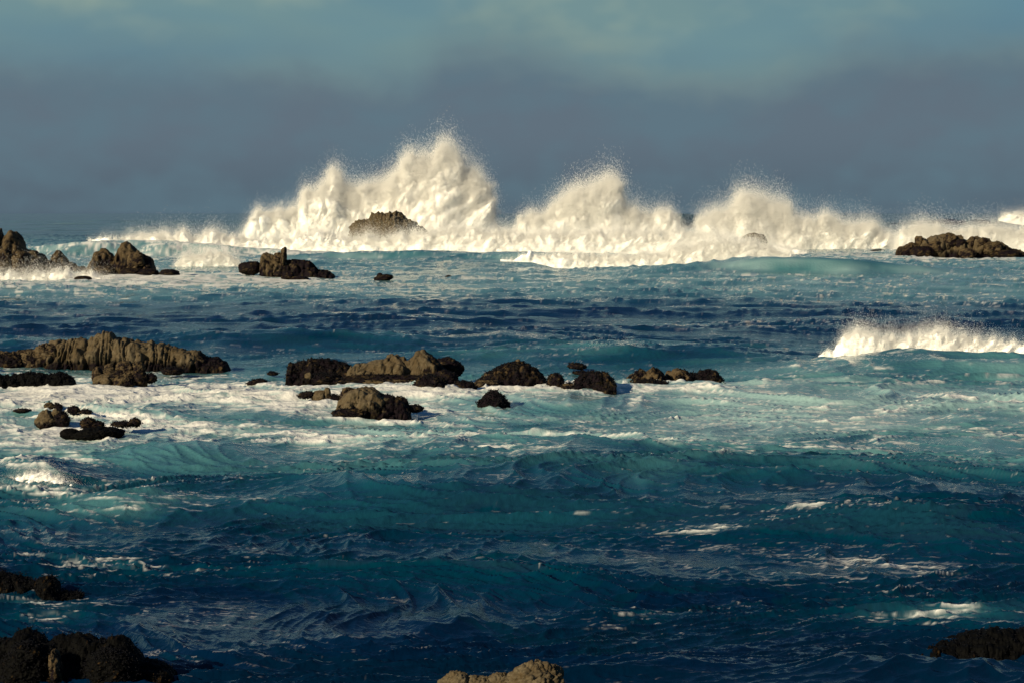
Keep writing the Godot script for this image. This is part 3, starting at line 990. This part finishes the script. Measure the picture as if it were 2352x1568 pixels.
	rock("two-pronged rock with pale left side, left of the rounded tan boulder", 51.0, [[737, 914, 22, 20, 0], [751, 906, 9, 17, 0, 2.3], [766, 921, 20, 15, 1], [704, 906, 20, 7, 1, 2.3, 6], [750, 938, 15, 10, 1, 2.3, 0, -0.4]], 700)
	ridge("rounded tan boulder with a barnacled face and a black tail to the right", 48.5, [[770, 934, 952], [782, 918, 952], [800, 901, 952], [820, 890, 952], [838, 887, 952], [858, 891, 952], [874, 901, 952], [890, 906, 952], [912, 915, 952], [930, 926, 952], [944, 940, 952]], 0.75, [[880, 0], [950, 1]], [], 1300, [[800, 912, 20, 24, 2, 2.3, 0, 0.3], [918, 930, 20, 19, 1], [952, 938, 20, 8, 1], [806, 948, 42, 12, 1, 2.3, 0, -0.6]], "sea_rock")
	# left wash
	rock("small pair of brown knobs rising from the white wash at left", 48.3, [[113, 934, 13, 11, 2], [131, 935, 12, 9, 1]], 200)
	rock("tilted tan rock with a black mussel flank in the left wash", 45.6, [[108, 968, 27, 26, 0, 2.3, 14], [128, 951, 11, 13, 0], [104, 951, 12, 8, 0], [139, 965, 19, 20, 1]], 500)
	rock("low black rock pouring water, right of the brown knobs", 47.2, [[168, 941, 15, 9, 1], [195, 945, 15, 5, 1]], 200)
	rock("ragged black rock in the wash right of the tilted tan rock", 44.7, [[203, 972, 19, 13, 1], [223, 975, 16, 8, 1]], 350)
	rock("long low black rock with a knob at its right end in the wash", 44.7, [[283, 973, 28, 6, 1], [309, 970, 14, 10, 1]], 350)
	rock("glistening brown rock half drowned under a sheet of wash", 43.9, [[224, 997, 60, 17, 3, 2.0, 4], [160, 996, 24, 13, 3, 2.0]], 0)
	rock("thin black rock line awash at the far left of the wash", 47.6, [[50, 942, 21, 4, 1]], 60)
	# foreground
	ridge("black weedy rock rising from dark water at the left edge", 25.2, [[-70, 1316, 1380], [0, 1318, 1380], [20, 1320, 1380], [40, 1327, 1380], [60, 1333, 1380], [75, 1337, 1380], [90, 1330, 1380], [105, 1325, 1380], [117, 1330, 1380], [126, 1348, 1380], [132, 1360, 1380], [155, 1359, 1380], [178, 1360, 1378], [194, 1370, 1376]], 0.3, [[210, 3]], [], 1800, [], "sea_rock", 0.6)
	ridge("big black weed-covered rock with rusty patches in the bottom left corner", 20.6, [[-70, 1472, 1610], [0, 1466, 1610], [15, 1463, 1610], [28, 1446, 1610], [47, 1441, 1610], [65, 1446, 1610], [82, 1454, 1610], [94, 1472, 1610], [106, 1468, 1610], [114, 1459, 1610], [140, 1456, 1610], [172, 1455, 1610], [192, 1461, 1610], [215, 1471, 1610], [235, 1477, 1610], [244, 1466, 1610], [264, 1463, 1610], [285, 1471, 1610], [304, 1491, 1610], [318, 1509, 1610], [345, 1510, 1610], [372, 1526, 1610], [392, 1547, 1610], [404, 1578, 1610]], 0.4, [[420, 3]], [], 5000, [[60, 1540, 50, 60, 3, 2.3, 0, -0.35], [128, 1535, 13, 44, 2, 2.3, 8, -0.42], [255, 1545, 60, 50, 3, 2.3, 0, -0.35]], "sea_rock", 0.55)
	rock("rounded tan boulder cut by the bottom edge, with lower knobs on its left", 19.2, [[1231, 1580, 73, 64, 0, 2.2], [1048, 1580, 42, 38, 0], [1100, 1585, 42, 36, 0], [1150, 1582, 36, 38, 0]], 0)
	ridge("low flat black rock in the bottom right corner", 21.4, [[2050, 1512, 1540], [2110, 1490, 1540], [2180, 1470, 1540], [2240, 1452, 1540], [2300, 1443, 1540], [2360, 1444, 1540], [2460, 1452, 1540]], 0.5, [[2500, 3]], [], 900, [], "sea_rock", 0.6)

func build_white_water() -> void:
	spray_mat = StandardMaterial3D.new()
	spray_mat.resource_name = "spray"
	spray_mat.albedo_color = Color(0.965, 0.955, 0.93).linear_to_srgb()
	spray_mat.roughness = 1.0
	spray_mat.metallic_specular = 0.0
	clumps = [make_clump(301, 56, 0.045, 0.40), make_clump(302, 70, 0.018, 0.85), make_clump(303, 46, 0.013, 1.2)]
	white_water("spray_burst", "tallest white burst of spray over the fluted sea stack", "spray", 296.0, [[560, 508, 552], [606, 494, 556], [676, 489, 560], [685, 467, 560], [693, 446, 560], [710, 448, 560], [746, 431, 560], [758, 402, 560], [766, 385, 560], [777, 395, 560], [794, 417, 560], [808, 430, 560], [833, 430, 560], [844, 412, 560], [872, 408, 560], [900, 402, 560], [923, 384, 560], [928, 368, 560], [942, 352, 560], [956, 369, 560], [968, 363, 560], [982, 371, 560], [998, 345, 560], [1007, 316, 560], [1014, 309, 560], [1024, 319, 560], [1032, 328, 560], [1051, 336, 560], [1055, 366, 560], [1060, 394, 560], [1077, 389, 560], [1088, 402, 560], [1096, 416, 560], [1116, 417, 560], [1130, 434, 560], [1136, 467, 560], [1142, 500, 560], [1152, 545, 560]], {"thick": 0.42, "billow": 1.7, "streak": 1.25, "lift": 1.0, "body": 0.84, "puff": 3.7, "jets": 300, "throw": 2.6, "drops": 20412, "reach": 0.37, "big": 0.85, "ring": 130, "step": 2.2})
	white_water("spray_burst", "middle burst of spray, between the tallest one and the right-hand one", "spray", 292.0, [[1149, 548, 560], [1185, 514, 560], [1205, 490, 560], [1247, 486, 560], [1269, 459, 560], [1303, 434, 560], [1347, 421, 560], [1375, 420, 560], [1389, 403, 560], [1405, 393, 560], [1415, 400, 560], [1423, 425, 560], [1426, 455, 560], [1451, 472, 560], [1471, 483, 560], [1513, 482, 560], [1524, 492, 560], [1570, 530, 560]], {"thick": 0.42, "billow": 1.5, "streak": 1.25, "lift": 1.0, "body": 0.74, "puff": 3.2, "jets": 170, "throw": 2.0, "drops": 10692, "reach": 0.35, "big": 0.85, "ring": 90, "step": 2.2})
	white_water("spray_burst", "right-hand burst of spray throwing loose drops above a dark wet rock", "spray", 272.0, [[1590, 540, 580], [1605, 501, 580], [1613, 484, 580], [1633, 468, 580], [1661, 468, 580], [1681, 454, 580], [1686, 436, 580], [1706, 428, 580], [1717, 440, 580], [1739, 440, 580], [1753, 434, 580], [1762, 450, 580], [1781, 456, 580], [1809, 456, 580], [1814, 484, 580], [1834, 498, 580], [1865, 508, 580], [1881, 487, 580], [1896, 482, 580], [1918, 496, 580], [1924, 513, 580], [1943, 512, 580], [1958, 500, 580], [2008, 502, 580], [2010, 524, 580], [2037, 539, 582], [2061, 535, 584], [2068, 540, 586]], {"thick": 0.42, "billow": 1.3, "streak": 1.25, "lift": 1.0, "body": 0.70, "puff": 3.0, "jets": 280, "throw": 2.0, "drops": 14580, "reach": 0.46, "big": 0.75, "ring": 90, "step": 2.2})
	white_water("breaking_wave", "white surf bank piling up behind the blocky rock island", "wave", 252.0, [[2050, 552, 590], [2068, 536, 590], [2111, 526, 590], [2136, 526, 590], [2192, 540, 590], [2217, 540, 590], [2252, 526, 590], [2262, 533, 590], [2276, 527, 590], [2286, 535, 590], [2301, 529, 590], [2330, 538, 590], [2352, 534, 590], [2460, 538, 590]], {"thick": 0.6, "lift": 0.2, "jets": 60, "throw": 0.9, "billow": 0.6, "puff": 1.9, "drops": 5400, "reach": 0.42, "big": 0.6, "ring": 50})
	white_water("breaking_wave", "long breaking wave running across beneath the bursts of spray", "wave", 240.0, [[205, 544, 547], [240, 540, 549], [270, 540, 556], [323, 541, 572], [409, 547, 582], [495, 543, 578], [558, 547, 577], [632, 551, 577], [676, 550, 578], [732, 546, 579], [802, 549, 580], [825, 543, 581], [872, 551, 583], [942, 543, 585], [985, 542, 586], [1040, 535, 586], [1152, 542, 587], [1222, 543, 587], [1311, 540, 585], [1465, 540, 584], [1549, 541, 582], [1633, 541, 578], [1685, 553, 576], [1735, 561, 576], [1790, 560, 578], [1850, 566, 580]], {"thick": 0.75, "taper": 0.09, "lift": 0.25, "jets": 120, "throw": 0.7, "billow": 0.8, "puff": 1.7, "drops": 15600, "reach": 0.34, "big": 0.55, "ring": 50})
	white_water("breaking_wave", "second shorter breaker rolling in front of the long one", "wave", 178.0, [[1150, 590, 593], [1222, 587, 595], [1286, 585, 611], [1381, 590, 616], [1465, 587, 613], [1535, 582, 616], [1577, 571, 617], [1661, 566, 616], [1703, 562, 609], [1781, 566, 594], [1815, 575, 582]], {"thick": 0.7, "taper": 0.12, "billow": 0.55, "puff": 1.2, "drops": 8400, "reach": 0.25, "big": 0.42, "ring": 44})
	white_water("breaking_wave", "isolated white breaker with ragged crest at the right, nearest of the breakers", "wave", 65.5, [[1880, 800, 803], [1910, 802, 806], [1937, 779, 812], [1959, 766, 818], [1993, 767, 822], [2005, 776, 824], [2083, 784, 820], [2155, 771, 818], [2208, 775, 818], [2255, 783, 814], [2352, 791, 806], [2470, 801, 806]], {"thick": 0.8, "taper": 0.10, "lift": 0.05, "jets": 14, "throw": 0.12, "billow": 0.26, "puff": 0.5, "drops": 5200, "reach": 0.05, "big": 0.16, "ring": 44})
	white_water("breaking_wave", "small white roller between the twin-headed rock and the stone finger", "wave", 178.0, [[405, 598, 604], [425, 591, 609], [470, 589, 612], [520, 589, 610], [552, 592, 602]], {"thick": 0.7, "taper": 0.2, "billow": 0.4, "puff": 0.9, "drops": 1500, "reach": 0.21, "big": 0.35, "ring": 30})
	white_water("breaking_wave", "little breaking wave behind the black rock awash", "wave", 66.0, [[1325, 828, 834], [1350, 818, 832], [1400, 815, 832], [1450, 810, 828], [1495, 804, 812]], {"thick": 0.6, "taper": 0.2, "billow": 0.08, "puff": 0.25, "drops": 1500, "reach": 0.05, "big": 0.10, "ring": 24})
	white_water("breaking_wave", "distant white crest near the horizon at the right edge", "wave", 600.0, [[2290, 497, 505], [2320, 493, 512], [2352, 492, 516], [2430, 496, 516]], {"thick": 0.6, "billow": 1.2, "puff": 3.0, "drops": 900, "reach": 0.50, "big": 0.9, "ring": 30})
	white_water("breaking_wave", "low foam bank surging against the foot of the left headland", "wave", 143.0, [[-60, 640, 652], [0, 637, 652], [40, 641, 652], [85, 634, 650], [130, 637, 648], [200, 634, 644], [260, 638, 642]], {"thick": 0.9, "taper": 0.15, "billow": 0.4, "puff": 1.0, "drops": 1300, "reach": 0.15, "big": 0.35, "ring": 30})
	white_water("breaking_wave", "curling foam crest of the small wave at the left edge", "wave", 35.0, [[-40, 1092, 1098], [10, 1086, 1098], [50, 1090, 1100], [85, 1085, 1104], [120, 1091, 1108], [160, 1099, 1110], [215, 1106, 1109]], {"thick": 1.3, "taper": 0.42, "billow": 0.08, "puff": 0.22, "drops": 1400, "reach": 0.07, "big": 0.06, "ring": 30})
